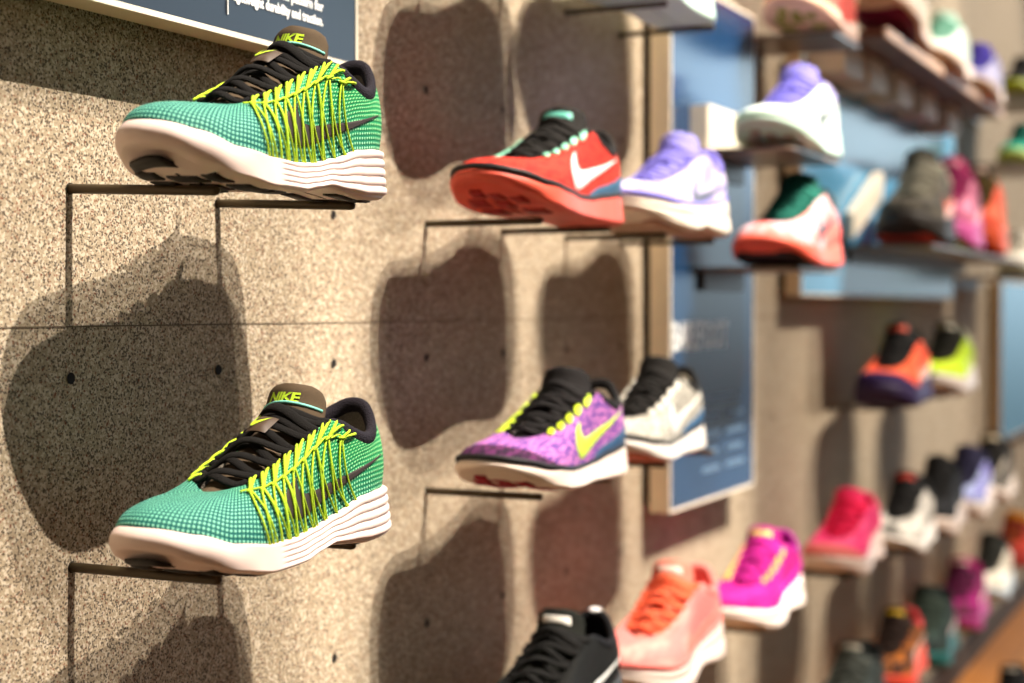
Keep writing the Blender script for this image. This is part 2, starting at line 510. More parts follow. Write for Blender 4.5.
    def lace(s, j0, s0, j1, s1, lift, w=.0032, t=.0014, jit=0.0, n=16, vend=.955):
        A = s.S(s.eyelet(j0, s0), vend, .0012)[0]; B = s.S(s.eyelet(j1, s1), vend, .0012)[0]
        # a spine parameter for the middle of the crossing
        def amid(j): return np.interp(j, [0, 5], [.13, .60])
        pts = []; ups = []
        for i in range(n):
            f = i / (n - 1)
            j = j0 + (j1 - j0) * f
            b = (s0 + (s1 - s0) * f)
            q = s.T(amid(j), max(min(b, .97), -.97), lift + .0018)[0]
            p, tt, up = s.tframe(amid(j))
            lin = A + (B - A) * f
            w8 = math.sin(PI * f) ** .6 if 0 < f < 1 else 0.0
            arch = lin * (1 - w8) + q * w8
            arch = arch + np.array([jit * math.sin(PI * f), 0, 0])
            pts.append(arch); ups.append(up[0])
        return tube(pts, w, t, up=np.array(ups), n=10)
    def locate(s, x, z):
        """loop index and height parameter of the lateral surface point at length x, height z"""
        ph = np.linspace(.4, 12.4, 240); xx = s.outline(ph)[:, 0]
        p = float(np.interp(x, xx, ph)); v = np.linspace(0, 1, 60)
        for _ in range(3):
            Q = s.S(np.full(60, p), v); vv = float(np.interp(z, Q[:, 2], v))
            p = min(max(p + (x - float(s.S(p, vv)[0][0])) / (s.L / 12.5) * .8, .4), 12.4)
        return p, vv
    def swoosh(s, xf, xr, z0, z1, off=.0008, n=36, k=8):
        """curved check mark on the lateral side from xf (front) to xr (tail)"""
        oc = crs([(.16, .84), (.05, .62), (.01, .28), (.12, .0), (.28, .04), (.50, .30), (.75, .62), (1.0, 1.0)], np.linspace(0, 7, n))
        ic = crs([(.16, .84), (.16, .70), (.19, .54), (.26, .47), (.36, .49), (.55, .61), (.76, .76), (1.0, 1.0)], np.linspace(0, 7, n))
        V = []; F = []
        for i in range(n):
            for q in range(k + 1):
                p = oc[i] + (ic[i] - oc[i]) * q / k
                edge = 0 if q in (0, k) else 1
                ph, v = s.locate((xf + (xr - xf) * p[0]) * s.L, z0 + (z1 - z0) * p[1])
                V.append(s.S(ph, v, off * edge + .0003)[0])
        for i in range(n - 1):
            for q in range(k):
                a = i * (k + 1) + q; F.append((a, a + 1, a + k + 2, a + k + 1))
        return mesh_data('swoosh', V, F)

def text_mesh(body, size, shear=0.0, bold=0.0, align='LEFT', space=1.0):
    cu = bpy.data.curves.new('lettering', 'FONT'); cu.body = body; cu.size = size; cu.shear = shear
    cu.offset = bold; cu.align_x = align; cu.space_character = space; cu.resolution_u = 2
    o = bpy.data.objects.new('lettering', cu); COL.objects.link(o)
    bpy.context.view_layer.update()
    dg = bpy.context.evaluated_depsgraph_get()
    me = bpy.data.meshes.new_from_object(o.evaluated_get(dg))
    V = np.array([tuple(v.co) for v in me.vertices]); F = [tuple(p.vertices) for p in me.polygons]
    bpy.data.objects.remove(o); bpy.data.curves.remove(cu)
    bpy.data.meshes.remove(me)
    return V, F

# ------------------------------------------------------------------ build shoes
_geo = {}
def geo(style, hi):
    """all meshes of one style, made once and shared"""
    k = (style, hi)
    if k in _geo: return _geo[k]
    s = Shoe(style); g = {'shoe': s}
    n, m = (260, 46) if hi else (130, 24)
    g['upper'] = s.upper(n, m)
    g['midsole'] = s.midsole(n, 61 if (hi or s.st['ribs'] > 1) else 26)
    g['tongue'] = s.tongue(36 if hi else 24, 26 if hi else 18)
    g['collar'] = s.collar(); g['lining'] = s.lining()
    pads = [(.90, .965, -.75, .75, 6, 8, .0018, .03), (.80, .895, -.98, -.42, 6, 4), (.80, .895, .42, .98, 6, 4), (.815, .875, -.25, .25, 5, 4),
            (.69, .785, -.98, -.30, 6, 4), (.69, .785, -.20, .30, 6, 4), (.69, .785, .40, .98, 6, 4), (.58, .675, -.96, -.20, 6, 4), (.58, .675, .20, .96, 6, 4),
            (.20, .30, .35, .98, 6, 4), (.20, .30, -.98, -.35, 6, 4), (.045, .175, .25, .92, 6, 4), (.045, .175, -.92, -.25, 6, 4)]
    if style == 'lunar':
        pads = [(.905, .948, -.88, .30, 6, 10, .0014, .05), (.825, .868, -.90, -.45, 6, 4), (.80, .850, -.30, .35, 6, 4), (.80, .86, .50, .80, 6, 4),
                (.70, .79, -.92, -.45, 6, 4), (.70, .765, -.28, .30, 6, 4), (.69, .77, .45, .90, 6, 4), (.60, .67, -.92, -.40, 6, 4), (.59, .67, .40, .93, 6, 4),
                (.20, .30, .50, .95, 6, 4), (.20, .30, -.95, -.50, 6, 4), (.06, .16, .35, .88, 6, 4), (.06, .16, -.88, -.35, 6, 4)]
    if style == 'free':
        pads = [(.88, .925, -.55, -.15, 5, 4), (.86, .91, -.02, .30, 5, 4), (.83, .875, .40, .72, 5, 4), (.80, .86, -.75, -.30, 5, 4), (.79, .845, -.15, .25, 5, 4),
                (.69, .76, -.75, -.25, 5, 4), (.69, .76, .25, .75, 5, 4), (.06, .15, -.70, .70, 5, 6)]
    g['pads'] = []
    for p in pads:
        mb = MB(); s.pad(mb, *p); g['pads'].append(mb.me('outsole_pad'))
    mb = MB(); s.pad(mb, .05, .90, -.99, .99, 34, 6); g['outsole'] = mb.me('outsole')
    # laces
    L = []
    rows = 5
    for j in range(rows):
        jit = .0030 * math.sin(j * 2.1 + .6)
        L.append(mesh_data('lace', *s.lace(j, 1, min(j + .75, 5), -1, .0022, jit=jit, w=.0034, t=.0017)))
        L.append(mesh_data('lace', *s.lace(j + .05, -1, min(j + .8, 5), 1, .0050, jit=-jit, w=.0034, t=.0017)))
    L.append(mesh_data('lace', *s.lace(5, 1, 5.0, -1, .0040, jit=-.003, w=.0040, t=.0022)))
    L.append(mesh_data('lace', *s.lace(4.3, 1, 5.1, -1, .0078, jit=-.001, w=.0042, t=.0020)))
    g['laces'] = L
    # eyestay loops on both sides
    E = []
    for j in range(5):
        for sd in (1, -1):
            ph = s.eyelet(j + .35, sd)
            dp = -.18 if sd > 0 else .18
            P = s.S(np.linspace(ph - dp, ph + dp, 8), np.linspace(.80, .985, 8), .0013)
            U = s.Nrm(np.linspace(ph - dp, ph + dp, 8), np.linspace(.80, .96, 8))
            E.append(mesh_data('eyelet_loop', *tube(P, np.array([.0016, .0028, .0034, .0036, .0036, .0034, .0028, .0016]), .0012, up=U, n=10)))
    g['eyelets'] = E
    g['swoosh'] = s.swoosh(.61, .13, .027, .068) if style == 'free' else s.swoosh(.64, .10, .029, .062)
    # rand line between upper and midsole
    ph = np.arange(91) / 90 * NK
    o = s.outline(ph) - s.onorm(ph) * .0020
    P = np.concatenate([o, (s.zt(o[:, 0]) + .0012)[:, None]], 1)
    g['foxing'] = mesh_data('foxing', *tube(P, .0016, .0028, up=(0, 0, 1), n=8))
    # moulded clip round the heel
    n2 = 40; V = []; F = []
    for i in range(n2):
        q = (-4.6 + 9.2 * i / (n2 - 1)); top = .34 - .26 * (abs(q) / 4.6) ** 2
        for c in range(7):
            V.append(s.S(q % NK, .0 + top * c / 6, .0014 if 0 < c < 6 else .0002)[0])
    for i in range(n2 - 1):
        for c in range(6):
            a = i * 7 + c; F.append((a, a + 1, a + 8, a + 7))
    g['clip'] = mesh_data('heel_clip', V, F)
    # toe overlay cap
    n2 = 46; V = []; F = []
    for i in range(n2):
        q = 9.0 + 8.4 * i / (n2 - 1); top = .42 * math.sin(PI * (i + .5) / n2) ** .6 + .03
        for c in range(7):
            V.append(s.S(q, top * c / 6, .0011 if 0 < c < 6 else .0002)[0])
    for i in range(n2 - 1):
        for c in range(6):
            a = i * 7 + c; F.append((a, a + 1, a + 8, a + 7))
    g['toecap'] = mesh_data('toe_overlay', V, F)
    # pull tab at the heel
    P = [s.S(0.0, v, .0022)[0] for v in np.linspace(.70, 1.0, 7)]
    P += [P[-1] + np.array([.002, 0, .005]), P[-1] + np.array([.006, 0, .003])]
    g['tab'] = mesh_data('pull_tab', *tube(P, .0065, .0012, up=np.array([[-1, 0, .1]] * 6 + [[-.6, 0, 1], [0, 0, 1], [0, 0, 1]]), n=10))
    # label on the tongue: rounded patch
    V = []; F = []; na, nb = 8, 10
    for i in range(na + 1):
        for j in range(nb + 1):
            a = .785 + .105 * i / na; b = -.62 + 1.2 * j / nb
            edge = i in (0, na) or j in (0, nb)
            V.append(s.T(a, b, .0002 if edge else .0012)[0])
    for i in range(na):
        for j in range(nb):
            a = i * (nb + 1) + j; F.append((a, a + 1, a + nb + 2, a + nb + 1))
    g['label'] = mesh_data('tongue_label', V, F)
    _geo[k] = g
    return g

def heel_loc(side_x, y_mid, z): return (side_x, y_mid, z)

def build_shoe(name, label, loc, style='runner', hi=False, yaw=0.0, pitch=0.0, roll=0.0, scale=1.0, c=None, group=None, parts=()):
    """c: colours; loc = point on the ground under the middle of the sole; toe points to -Y"""
    g = geo(style, hi); s = g['shoe']
    root = empty(name, loc)
    root.rotation_mode = 'XYZ'
    # local x(toe) -> world -Y, local y(lateral) -> +X, then pitch (toe up), roll, yaw
    R = Matrix.Rotation(yaw, 4, 'Z') @ Matrix.Rotation(-PI / 2, 4, 'Z') @ Matrix.Rotation(roll, 4, 'X') @ Matrix.Rotation(-pitch, 4, 'Y')
    root.rotation_euler = R.to_euler('XYZ')
    root.scale = scale if isinstance(scale, tuple) else (scale,) * 3
    tag(root, label, 'shoe', group)
    def P(nm, me, m):
        o = obj(nm, me, m, root); o.location = (-s.L * .48, 0, .0018); return o
    c = dict(c or {})
    up = c['upper']
    P('upper', g['upper'], up)
    P('midsole', g['midsole'], c['midsole'])
    if hi or 'pads' in parts:
        for p in g['pads']: P('outsole_pad', p, c['outsole'])
    else: P('outsole', g['outsole'], c['outsole'])
    P('tongue', g['tongue'], c['tongue'])
    P('collar', g['collar'], c['collar'])
    P('lining', g['lining'], c.get('lining', c['collar']))
    if 'lace' in c:
        for l in g['laces']: P('lace', l, c['lace'])
    if 'eyelet' in c:
        for e in g['eyelets']: P('eyelet_loop', e, c['eyelet'])
    if 'swoosh' in c: P('swoosh', g['swoosh'], c['swoosh'])
    if 'foxing' in c: P('foxing', g['foxing'], c['foxing'])
    if 'clip' in c: P('heel_clip', g['clip'], c['clip'])
    if 'toecap' in c: P('toe_overlay', g['toecap'], c['toecap'])
    if 'tab' in c: P('pull_tab', g['tab'], c['tab'])
    if 'label' in c: P('tongue_label', g['label'], c['label'])
    return root

# ---- the green hero shoe
def hero_parts(root):
    s = geo('lunar', True)['shoe']
    lime = fabric('c6ea3a', scale=1500, strength=.2); 
    def P(nm, me, m, lab=None):
        o = obj(nm, me, m, root); o.location = (-s.L * .48, 0, .0018)
        if lab: o['label'] = lab
        return o
    rnd = random.Random(3)
    # nodes of the stitched spine, front to back
    NN = 9
    nph = np.linspace(9.25, 4.35, NN); nv = np.linspace(.80, .80, NN)
    nv = np.array([.74, .70, .68, .67, .665, .67, .69, .715, .78])
    # where each node's cords meet the midsole
    def end_phi(i): return nph[i] - np.interp(i, [0, NN - 1], [.95, .85])
    for side in (1, -1):
        if side < 0: nv = nv + .13
        def ph_(p): return p if side > 0 else NK - p
        for i in range(NN):
            mb = MB()
            a, b = nph[i], nv[i]
            for dn, de, bow in ((-.10, .46, .16), (-.02, .02, -.10), (.06, -.50, .08)) if i not in (0, NN - 1) else ((-.06, .15, .05), (.06, -.28, -.05)):
                if side < 0: continue
                t = np.linspace(0, 1, 15)
                e = end_phi(i) + de + rnd.uniform(-.07, .07)
                pp = a + dn * .5 * (-1) + (e - a) * t ** 1.15 + (bow + rnd.uniform(-.03, .03)) * np.sin(PI * t)
                vv = b * (1 - t) + .015 * t
                lift = .0012 + .0006 * np.sin(PI * t)
                Q = s.S(ph_(pp), vv, lift); U = s.Nrm(ph_(pp), vv)
                mb.tube(Q, .00078, .00078, up=U, n=7)
            # two loops from the node up to the laces
            for dl in ((-.17, .13) if side > 0 else (.0,)):
                t = np.linspace(0, 1, 8)
                pp = a + dl * t - .30 * t; vv = b + (.985 - b) * t
                mb.tube(s.S(ph_(pp), vv, .0014 + .0012 * np.sin(PI * t)), .0009 + .0004 * np.sin(PI * t), .0010, n=7)
            P('cord', mb.me('cord'), lime)
        if side < 0: continue
        # zig-zag thread joining the nodes
        mb = MB()
        pts = []
        for i in range(NN):
            pts.append((nph[i] + .16, nv[i] + .01)); pts.append((nph[i] - .12, nv[i] - .01))
        pts = np.array([(nph[0] + .45, nv[0] + .01)] + pts)
        q = crs(pts, np.linspace(0, len(pts) - 1, 90))
        mb.tube(s.S(ph_(q[:, 0]), q[:, 1], .0016), .0007, n=6)
        q2 = q + np.array([0, .035]) * np.sin(np.linspace(0, 9 * 2 * PI, 90))[:, None]
        for i in range(NN):
            c = s.S(ph_(nph[i]), nv[i], .0016)[0]
            mb.tube([s.S(ph_(nph[i] + .13), nv[i] - .028, .0018)[0], s.S(ph_(nph[i]), nv[i], .0024)[0], s.S(ph_(nph[i] - .12), nv[i] + .03, .0018)[0]], .0010, n=6)
        P('thread', mb.me('thread'), lime)
    # tongue lettering, wrapped onto the tongue
    V, F = text_mesh('NIKE', 1.0, shear=.25, bold=.03, align='CENTER', space=.92)
    h = V[:, 1].max(); w = V[:, 0].max() - V[:, 0].min(); V[:, 0] -= (V[:, 0].max() + V[:, 0].min()) / 2
    bb = -.08 + V[:, 0] / w * 1.12            # towards lateral is to the reader's right
    aa = .790 + V[:, 1] / h * .105
    Q = s.T(aa, bb, .0007)
    P('lettering', mesh_data('lettering', Q, F, smooth=False), lime, 'lime NIKE lettering')
    # small tab with a check mark halfway down the laces
    V = []; F = []
    for i in range(7):
        for j in range(7):
            a = .40 + .095 * i / 6; b = -.36 + .72 * j / 6
            V.append(s.T(a, b, .0105 if 0 < i < 6 and 0 < j < 6 else .0085)[0])
    for i in range(6):
        for j in range(6):
            a = i * 7 + j; F.append((a, a + 1, a + 8, a + 7))
    P('lace_keeper', mesh_data('lace_keeper', V, F), plain('4a3a2c', .55))
    k = 18; oc = crs([(.26, .98), (.08, .6), (.05, .2), (.26, .02), (.62, .40), (1.0, .84)], np.linspace(0, 5, k)); ic = crs([(.26, .98), (.2, .65), (.22, .46), (.34, .42), (.66, .6), (1.0, .84)], np.linspace(0, 5, k))
    V = []; F = []
    for i in range(k):
        for p in (oc[i], ic[i]):
            V.append(s.T(.412 + .075 * (p[1]), -.28 + .56 * p[0], .0112)[0])
    for i in range(k - 1): F.append((2 * i, 2 * i + 1, 2 * i + 3, 2 * i + 2))
    P('keeper_check', mesh_data('keeper_check', V, F), lime, 'lime check mark')
    # piping across the tongue
    Q = s.T(np.full(16, .775), np.linspace(-.95, .95, 16), .0006)
    P('tongue_piping', mesh_data('tongue_piping', *tube(Q, .0011, n=8)), plain('7fd0c0', .6))

def copy_tree(o, parent=None):
    c = o.copy(); COL.objects.link(c)
    if parent is not None: c.parent = parent
    for ch in [q for q in list(o.children)]:
        copy_tree(ch, c)
    return c

black = fabric('1a1714', scale=1300)
charcoal = fabric('221d26', scale=900, strength=1.0)
HERO = dict(upper=knit_mesh(), midsole=plain('f3ddd4', .5, .35), outsole=plain('1b1512', .6), tongue=fabric('5a4b39', scale=2500, strength=.25),
            collar=charcoal, lining=fabric('8c8478', scale=900), lace=fabric('0d0a08', scale=1400, strength=.9), swoosh=plain('352c28', .7))
def peg_y(k): return PEG0 + PEGD * k
XC = .106           # distance of a shoe's middle from the wall on the pegs

def hero_loc(row, dz=0): return (XC, (peg_y(0) + peg_y(1)) / 2 - .008, ROW[row] + .0034 + dz)
hero = build_shoe('running_shoe', 'green mesh running shoe with lime cords, upper one, below the sign with white lettering', hero_loc(1, -.0062), 'lunar', True, scale=(.96, .96, 1.01), roll=math.radians(-2.4), c=HERO, group='green running shoes')
hero_parts(hero)
h2 = copy_tree(hero)
h2.location = hero_loc(-1); h2.rotation_euler = (0, 0, -PI / 2); h2.scale = (1, 1, .985)
h2['label'] = 'green mesh running shoe with lime cords, lower one, directly underneath its twin'

# ------------------------------------------------------------------ pegs
PEG_ME = None
def peg(y, z, label, droop=0.0):
    global PEG_ME
    if PEG_ME is None:
        mb = MB()
        a = np.linspace(0, 1, 3)
        mb.tube([(-.004, 0, 0), (.04, 0, 0), (.08, 0, 0), (.117, 0, 0), (.1195, 0, 0)], [.0033, .0033, .0033, .0033, .0026], n=14)
        PEG_ME = mb.me('display_peg')
    o = obj('display_peg', PEG_ME, plain('4a3e2a', .45, .5, .4))
    o.location = (0, y, z); o.rotation_euler = (0, droop, 0)
    tag(o, label, 'peg', 'metal pegs on the wall')

def pegs(k, row, what, droop=0.0, dz=0.0):
    z = ROW[row] + dz
    peg(peg_y(k), z, f'thin dark metal peg under the toe of the {what}', droop)
    peg(peg_y(k + 1), z, f'thin dark metal peg under the heel of the {what}', droop)

pegs(0, 1, 'upper green running shoe', math.radians(2.4))
pegs(0, -1, 'lower green running shoe')

# ------------------------------------------------------------------ setting
def struct(name, V, F, m):
    o = obj(name, mesh_data(name, V, F, smooth=False), m); o['kind'] = 'structure'; return o
WM = wall_material()
mb = MB().box(-.12, 0, -1.6, 11, 0, 3.2)
wall_o = struct('wall_left', mb.V, mb.F, WM)
struct('floor', *(lambda b: (b.V, b.F))(MB().box(-.12, 5, -1.6, 11, -.05, 0)), wood_floor())


# peg holes as flat dark discs, the shade inside put into their colour
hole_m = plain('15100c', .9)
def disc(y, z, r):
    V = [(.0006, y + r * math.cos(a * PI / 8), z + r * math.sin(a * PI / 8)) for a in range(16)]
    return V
mbh = MB()
used = set()
for k in range(-2, 34):
    for r in range(-7, 8):
        z = EYE + .0788 - .1254 * r
        if not (.1 < z < 2.0): continue
        if 7 <= k <= 8 and z > EYE - .27: continue
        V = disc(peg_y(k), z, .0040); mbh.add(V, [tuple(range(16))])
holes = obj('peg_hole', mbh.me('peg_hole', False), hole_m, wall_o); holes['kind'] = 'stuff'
mb = MB().box(-.0005, .0004, -1.6, 11, EYE - .0128, EYE - .0118)
o = struct('panel_joint_1', mb.V, mb.F, plain('6d5f4e', .9))  # thin strip added for the joint line between wall panels
mb = MB().box(0, .012, -1.6, 11, 0, .07)
struct('shaded_baseboard_left', mb.V, mb.F, plain('4a423b', .7))  # baseboard, with the shadow at the wall's foot put into its dark colour

# ------------------------------------------------------------------ display boards
beige = plain('e2cfae', .6); cream = plain('efe6d2', .5)
def board(label, y0, y1, z0, z1, face, front=.038, back=.011):
    b = empty('display_board', (0, (y0 + y1) / 2, (z0 + z1) / 2)); tag(b, label, 'sign', 'blue display boards on the wall')
    yc, zc = (y0 + y1) / 2, (z0 + z1) / 2
    def P(nm, mb, m):
        mb.V = [(v[0], v[1] - yc, v[2] - zc) for v in mb.V]
        return obj(nm, mb.me(nm, False), m, b)
    P('backing', MB().box(.0005, back, y0 + .010, y1 - .010, z0 + .010, z1 - .010), plain('1c1917', .8))  # recessed near-black box, the shade of the gap put into its colour
    P('box_frame', MB().box(back, front - .002, y0, y1, z0, z1), beige)
    P('front_panel', MB().box(front - .002, front - .0005, y0 + .0025, y1 - .0025, z0 + .0025, z1 - .0025), face)
    t = .004
    for a in ((y0, y1, z0, z0 + t), (y0, y1, z1 - t, z1), (y0, y0 + t, z0 + t, z1 - t), (y1 - t, y1, z0 + t, z1 - t)):
        P('edge_strip', MB().box(front - .002, front, a[0], a[1], a[2], a[3]), cream)
    return b, yc, zc
def lettering(b, yc, zc, body, size, y, z, m, front=.038, bold=0.0, align='LEFT', space=1.0, lab=None, width=None, th=.0008):
    """letters standing on the panel: text x runs along +Y, text y along +Z"""
    V, F = text_mesh(body, size, bold=bold, align=align, space=space)
    if width:
        V[:, 0] *= width / (V[:, 0].max() - V[:, 0].min())
    Q = np.stack([np.full(len(V), front + .0002), V[:, 0] + y - yc, V[:, 1] + z - zc], 1)
    o = obj('lettering', mesh_data('lettering', Q, F, smooth=False), m, b)
    if lab: o['label'] = lab
    return o
white = plain('fafaf6', .25, .6)
navy = board_face('222c3a', .35); blue = board_face('143a60', .2); skyb = board_face('58a2cc', .2)
b1, yc, zc = board('dark navy board with white small print behind the upper green shoe', .30, 1.587 * D - .006, EYE + .196, EYE + .72, navy)
lettering(b1, yc, zc, 'lightweight durability and traction.', .0102, .9620, EYE + .2230, white, bold=.0005, width=.1205)
lettering(b1, yc, zc, 'rotational pattern for', .0102, .9620 + .1205, EYE + .2345, white, bold=.0005, align='RIGHT')
mbx = MB().box(.0378, .0386, .9540, .9551, EYE + .211, EYE + .33); mbx.V = [(v[0], v[1] - yc, v[2] - zc) for v in mbx.V]
obj('divider_line', mbx.me('divider_line', False), white, b1)

Y2a, Y2b = 1.889, 2.246
b2, yc, zc = board('tall blue board reading BAREFOOT beside the grey shoe', Y2a, Y2b, EYE - .2576, EYE + .42, blue)
lettering(b2, yc, zc, 'BAREFOOT', .050, Y2a + .006, EYE - .053, white, bold=.0012, width=.222)
faint = plain('6d8ba8', .6)
for q in range(5):
    for (a, w_) in ((.125, .075), (.225, .085)):
        if q == 0 and a > .2: continue
        wid = w_ if q else .150
        mbx = MB().box(.0376, .0383, Y2a + a, Y2a + a + wid * (1 - .12 * (q % 2)), EYE - .118 - .0235 * q - .007, EYE - .118 - .0235 * q)
        mbx.V = [(v[0], v[1] - yc, v[2] - zc) for v in mbx.V]
        obj('print_line', mbx.me('print_line', False), faint, b2)
b3, yc, zc = board('wide light blue board behind the slanted ivory ramp', 2.50, 3.84, EYE + .020, EYE + .405, skyb)
lettering(b3, yc, zc, 'TRAIN', .06, 3.30, EYE + .315, faint, width=.20) if False else None
b4, yc, zc = board('light blue board at the far right edge under the white and green shoe', 4.57, 6.1, EYE - .37, EYE + .075, skyb)

# ------------------------------------------------------------------ shelves fixed to the boards
steel = plain('7d6a5c', .35, .5, .3); ivory = plain('efe4cf', .55); dkmetal = plain('4a4038', .4, .5, .5)
def slab(x0, x1, y0, y1, z0, z1, r=.012):
    """plate with its two outer corners rounded"""
    pts = [(x0, y0)]
    for i in range(7):
        a = -PI / 2 + PI / 2 * i / 6; pts.append((x1 - r + r * math.cos(a), y0 + r + r * math.sin(a)))
    for i in range(7):
        a = PI / 2 * i / 6; pts.append((x1 - r + r * math.cos(a), y1 - r + r * math.sin(a)))
    pts.append((x0, y1)); n = len(pts)
    V = [(x, y, z0) for x, y in pts] + [(x, y, z1) for x, y in pts]
    F = [tuple(range(n))[::-1], tuple(range(n, 2 * n))] + [(i, (i + 1) % n, n + (i + 1) % n, n + i) for i in range(n)]
    return V, F
def shelf(label, y0, y1, ztop, x0=.038, x1=.19, th=.006, block=True, m=None, bz=.058):
    s_ = empty('display_shelf', (x0, (y0 + y1) / 2, ztop)); tag(s_, label, 'shelf', 'small metal shoe shelves')
    yc = (y0 + y1) / 2
    V, F = slab(0, x1 - x0, y0 - yc, y1 - yc, -th, 0)
    obj('shelf_plate', mesh_data('shelf_plate', V, F, smooth=False), m or steel, s_)
    V, F = slab(0, .006, y0 - yc + .02, y1 - yc - .02, -.030, -th, .003)
    obj('mounting_rail', mesh_data('mounting_rail', V, F, smooth=False), dkmetal, s_)
    if block:
        V, F = slab(0, .026, y0 - yc + .01, y0 - yc + .20, .0005, bz, .004)
        obj('back_block', mesh_data('back_block', V, F, smooth=False), ivory, s_)
    return s_
YS = 2.878 * D + .015
shelf('upper metal shelf with ivory block on the BAREFOOT board, holding the mint shoe', YS - .135, YS + .115, EYE + .203, x1=.175, th=.005)
shelf('lower metal shelf on the BAREFOOT board, holding the orange and teal shoe', YS - .105, YS + .115, EYE + .053, x1=.175, th=.005, block=False)
shelf('long metal shelf on the wide light blue board, carrying three trail shoes', 2.78, 3.98, EYE + .110, block=False)
# slanted ivory ramp on the wide board
V = []
for x in (.045, .060):
    V += [(x, 0, 0), (x, .225, .080), (x, .235, .128), (x, .218, .132), (x, 0, .044)]
F = [(0, 1, 2, 3, 4)[::-1], (5, 6, 7, 8, 9)] + [(i, (i + 1) % 5, 5 + (i + 1) % 5, 5 + i) for i in range(5)]
rp = obj('display_ramp', mesh_data('display_ramp', V, F, smooth=False), ivory); rp.location = (0, 2.755, EYE + .120)
tag(rp, 'slanted ivory ramp standing against the wide light blue board', 'ramp')
# the long top shelf
ts = shelf('long high shelf above the wide light blue board, carrying three pale shoes', 2.52, 3.72, EYE + .438, x0=.039, x1=.165, th=.012, block=False, m=plain('6a4a3a', .5))
V, F = slab(.124, .129, -.60, .60, -.013, .002, .002)
obj('edge_strip', mesh_data('edge_strip', V, F, smooth=False), plain('efc9ac', .5), ts)
for i, y in enumerate((2.50, 2.68, 2.90, 3.14, 3.40)):  # brackets and lit wall patches between shadows, both built as ivory blocks
    V, F = slab(0, .06, 0, .13, 0, .050, .003)
    o = obj('bracket_lit_block', mesh_data('bracket_lit_block', V, F, smooth=False), ivory, ts)
    o.location = (.0, y - 3.12 + .03, -.062)
shelf('small high shelf holding the pink and lime shoe at the top edge', 2.255, 2.42, EYE + .395, x0=.001, x1=.15, th=.005, block=False)
shelf('small shelf holding the white and green shoe at the right edge', 4.02, 4.42, EYE + .080, x0=.001, block=False)
shelf('small shelf holding the teal shoe at the right edge', 4.02, 4.42, EYE + .352, x0=.001, block=False)
shelf('small shelf holding the black and lime shoe at the right edge', 4.02, 4.42, EYE + .520, x0=.001, block=False)

# ------------------------------------------------------------------ all the other shoes
def f(c, c2=None, h=0.0, hs=130): return fabric(c, c2, heather=h, hs=hs)
p = plain
wht = p('f6efe6', .5, .35)
def on_pegs(k, row, what, label, style, c, dx=0.0, dy=0.0, dz=0.0, hi=False, parts=(), yaw=0.0, pitch=0.0, **kw):
    k = float(k)
    y = (peg_y(k) + peg_y(k + 1)) / 2 - .008 + dy
    build_shoe('running_shoe', label, (XC + dx, y, ROW[row] + .0034 + dz), style, hi, c=c, parts=parts, yaw=yaw, pitch=pitch, **kw)
    pegs(k, row, what, dz=dz)
def on_shelf(y, z, label, style, c, x=.14, **kw):
    build_shoe('running_shoe', label, (x, y, z + .0002), style, False, c=c, **kw)

# column behind the green shoes
on_pegs(3, 1, 'red shoe', 'red knit running shoe with white check mark, black laces and coral sole', 'free',
        dict(upper=f('e8402f', 'b8281f', .25), midsole=p('f0604a', .5), outsole=p('a81812', .55), tongue=f('1d1a18'), collar=f('201c1b'),
             lace=f('15120f'), swoosh=p('eef3ee', .45), foxing=p('1f1b1c', .6), clip=p('27506e', .5), eyelet=p('8fe0c0', .5), label=p('6fd0bd', .5), tab=f('1a1614')), hi=True, pitch=.03, dx=-.012, dy=-.006, scale=(1.05, 1.05, 1.0))
on_pegs(3, 0, 'shoe above the red shoe', 'dark running shoe above the picture, directly over the red knit shoe', 'runner',
        dict(upper=f('33343a'), midsole=wht, outsole=p('2a2a2a'), tongue=f('222222'), collar=f('222222'), lace=f('111111')))
on_pegs(3, -1, 'purple shoe', 'purple and pink heathered knit shoe with yellow-green check mark and loops', 'free',
        dict(upper=f('d684cc', '65408f', .5, 190), midsole=p('f4e2d4', .5), outsole=p('a3122f', .55), tongue=f('191617'), collar=f('141213'),
             lining=p('e8ddcf', .7), lace=f('131011'), swoosh=p('c8e836', .45), foxing=p('17161c', .6), clip=p('24476b', .5), eyelet=p('cdea2c', .5), toecap=f('6e2f66', '2b1830', .5, 170)), hi=True, pitch=.02, dx=-.007, dy=-.006, scale=(1.05, 1.05, .97))
on_pegs(3, -2, 'black shoe', 'black running shoe with white tongue label at the bottom edge', 'runner',
        dict(upper=f('111210'), midsole=p('2c2e2d', .5), outsole=p('1b1b1b'), tongue=f('171a14'), collar=f('0e0e13'), lace=f('080807'), swoosh=p('e9ebe8', .45), label=p('f4f2ea', .45), tab=p('e9e9ea')), hi=True, dx=-.014, scale=1.03)
